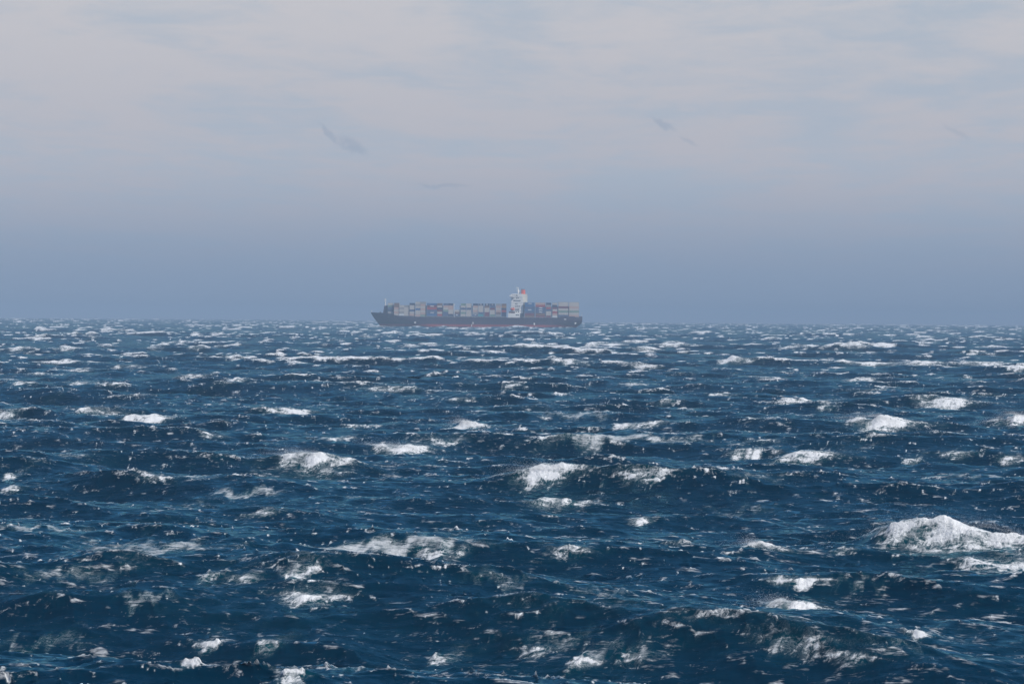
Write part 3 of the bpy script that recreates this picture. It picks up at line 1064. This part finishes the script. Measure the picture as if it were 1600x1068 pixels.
# deck edges that stand out from the tower
for py_ in (467.6, 472.4, 476.6, 480.6, 485.0):
    MB().box(sx_(798.0), sx_(817.6), -13.42, 13.42, sz_(py_) - 0.14, sz_(py_) + 0.14).build('deck_edge', M['white'], tower)
# funnel
fn = MB()
fx0, fx1 = sx_(813.4), sx_(820.4)
rws = []
for z, g in ((sz_(459.2), 1.0), (sz_(455.5), 0.97), (sz_(452.6), 0.90)):
    ring = []
    for i in range(25):
        a = 2 * math.pi * i / 24
        ring.append(((fx0 + fx1) / 2 + g * (fx1 - fx0) / 2 * abs(math.cos(a)) ** 0.6 * math.copysign(1, math.cos(a)),
                     g * 4.2 * abs(math.sin(a)) ** 0.6 * math.copysign(1, math.sin(a)), z))
    rws.append(ring)
fn.grid(rws)
fn.f.append(tuple(len(fn.v) - 25 + i for i in range(24)))
funnel = fn.build('funnel', M['funnel'], ship)
funnel['label'] = 'orange red funnel behind the bridge'
fc = MB()
for dx_ in (-2.0, -0.4, 1.2):
    fc.rod(((fx0 + fx1) / 2 + dx_, 0, sz_(453.2)), ((fx0 + fx1) / 2 + dx_, 0, sz_(451.2)), 0.55)
fc.build('exhaust_pipe', M['soot'], funnel)
# radar mast
mx_ = sx_(808.6)
rm = MB().rod((mx_ + 0.6, -1.2, sz_(459)), (mx_, 0, sz_(449)), 0.75, 0.55).rod((mx_ + 0.6, 1.2, sz_(459)), (mx_, 0, sz_(449)), 0.75, 0.55).rod((mx_ + 2.2, 0, sz_(459)), (mx_, 0, sz_(450)), 0.7, 0.5)
rm.box(mx_ - 2.4, mx_ + 1.2, -1.4, 1.4, sz_(450.6), sz_(450.2)).box(mx_ - 1.8, mx_ + 0.2, -3.2, 3.2, sz_(453.6), sz_(453.2))
mast = rm.build('radar_mast', M['white'], ship)
MB().box(mx_ - 2.6, mx_ + 1.4, -0.3, 0.3, sz_(449.2), sz_(448.6)).build('radar_scanner', M['white'], mast)
MB().box(mx_ - 1.0, mx_ - 0.6, -2.8, 2.8, sz_(452.4), sz_(451.9)).build('radar_scanner', M['white'], mast)
# lifeboat in its davits
lbm = MB()
lx0, lx1, lz = sx_(796.8), sx_(804.0), sz_(483.0)
rws = []
for i in range(13):
    u = i / 12 * 2 - 1
    w = max(1 - u * u, 0.0) ** 0.42
    x = (lx0 + lx1) / 2 + u * (lx1 - lx0) / 2
    rws.append([(x, -15.2 + 1.45 * w * math.cos(a), lz + (1.5 * w if math.sin(a) > 0 else 1.25 * w ** 0.7) * math.sin(a))
                for a in np.linspace(0, 2 * math.pi, 15)])
lbm.grid(rws)
lifeboat = lbm.build('lifeboat', M['boat'], ship, True)
MB().box((lx0 + lx1) / 2 + 0.4, (lx0 + lx1) / 2 + 2.2, -15.9, -14.5, lz + 1.1, lz + 2.1).build('lifeboat_cabin', M['boat'], lifeboat)
for x in (lx0 + 0.9, lx1 - 0.9):
    dv = MB().box(x - 0.18, x + 0.18, -15.4, -13.1, lz + 2.6, lz + 3.0).box(x - 0.18, x + 0.18, -13.5, -13.1, sz_(489.2), lz + 2.6)
    dv.rod((x, -15.2, lz + 1.0), (x, -15.2, lz + 2.7), 0.07, k=5)
    dv.build('davit', M['white'], ship)
MB().box(sx_(795.0), sx_(804.2), -15.1, -8.0, sz_(489.2) - 0.02, sz_(486.6)).build('boat_deck_house', M['deck'], ship)
# stern rail and ensign staff
MB().rod((LOA - 1.0, 0, 14.4), (LOA + 0.6, 0, 19.5), 0.16).build('ensign_staff', M['white'], ship)

# ----------------------------------------------------------------- haze
HZ = 24000.0
hm = bpy.data.meshes.new('haze')
bm = bmesh.new()
bmesh.ops.create_cube(bm, size=1.0)
zlo, zhi = -32.0, 58.0
for v in bm.verts:
    v.co = (v.co.x * 2 * HZ, v.co.y * 2 * HZ, zlo if v.co.z < 0 else zhi)
bm.to_mesh(hm)
bm.free()
haze = bpy.data.objects.new('haze', hm)
COL.objects.link(haze)
haze['kind'] = 'stuff'
haze['label'] = 'thin blue sea haze over the whole water'
mh = bpy.data.materials.new('sea_haze')
mh.use_nodes = True
mh.node_tree.nodes.clear()
H = NT(mh.node_tree)
pv = H.n('ShaderNodeVolumePrincipled')
pv.inputs['Color'].default_value = rgb(0.455, 0.61, 0.79)
pv.inputs['Density'].default_value = 0.00017
pv.inputs['Density Attribute'].default_value = ''
pv.inputs['Color Attribute'].default_value = ''
pv.inputs['Temperature Attribute'].default_value = ''
mh.cycles.homogeneous_volume = True
pv.inputs['Anisotropy'].default_value = -0.12
ho = H.n('ShaderNodeOutputMaterial')
H.put(ho.inputs['Volume'], pv.outputs[0])
hm.materials.append(mh)
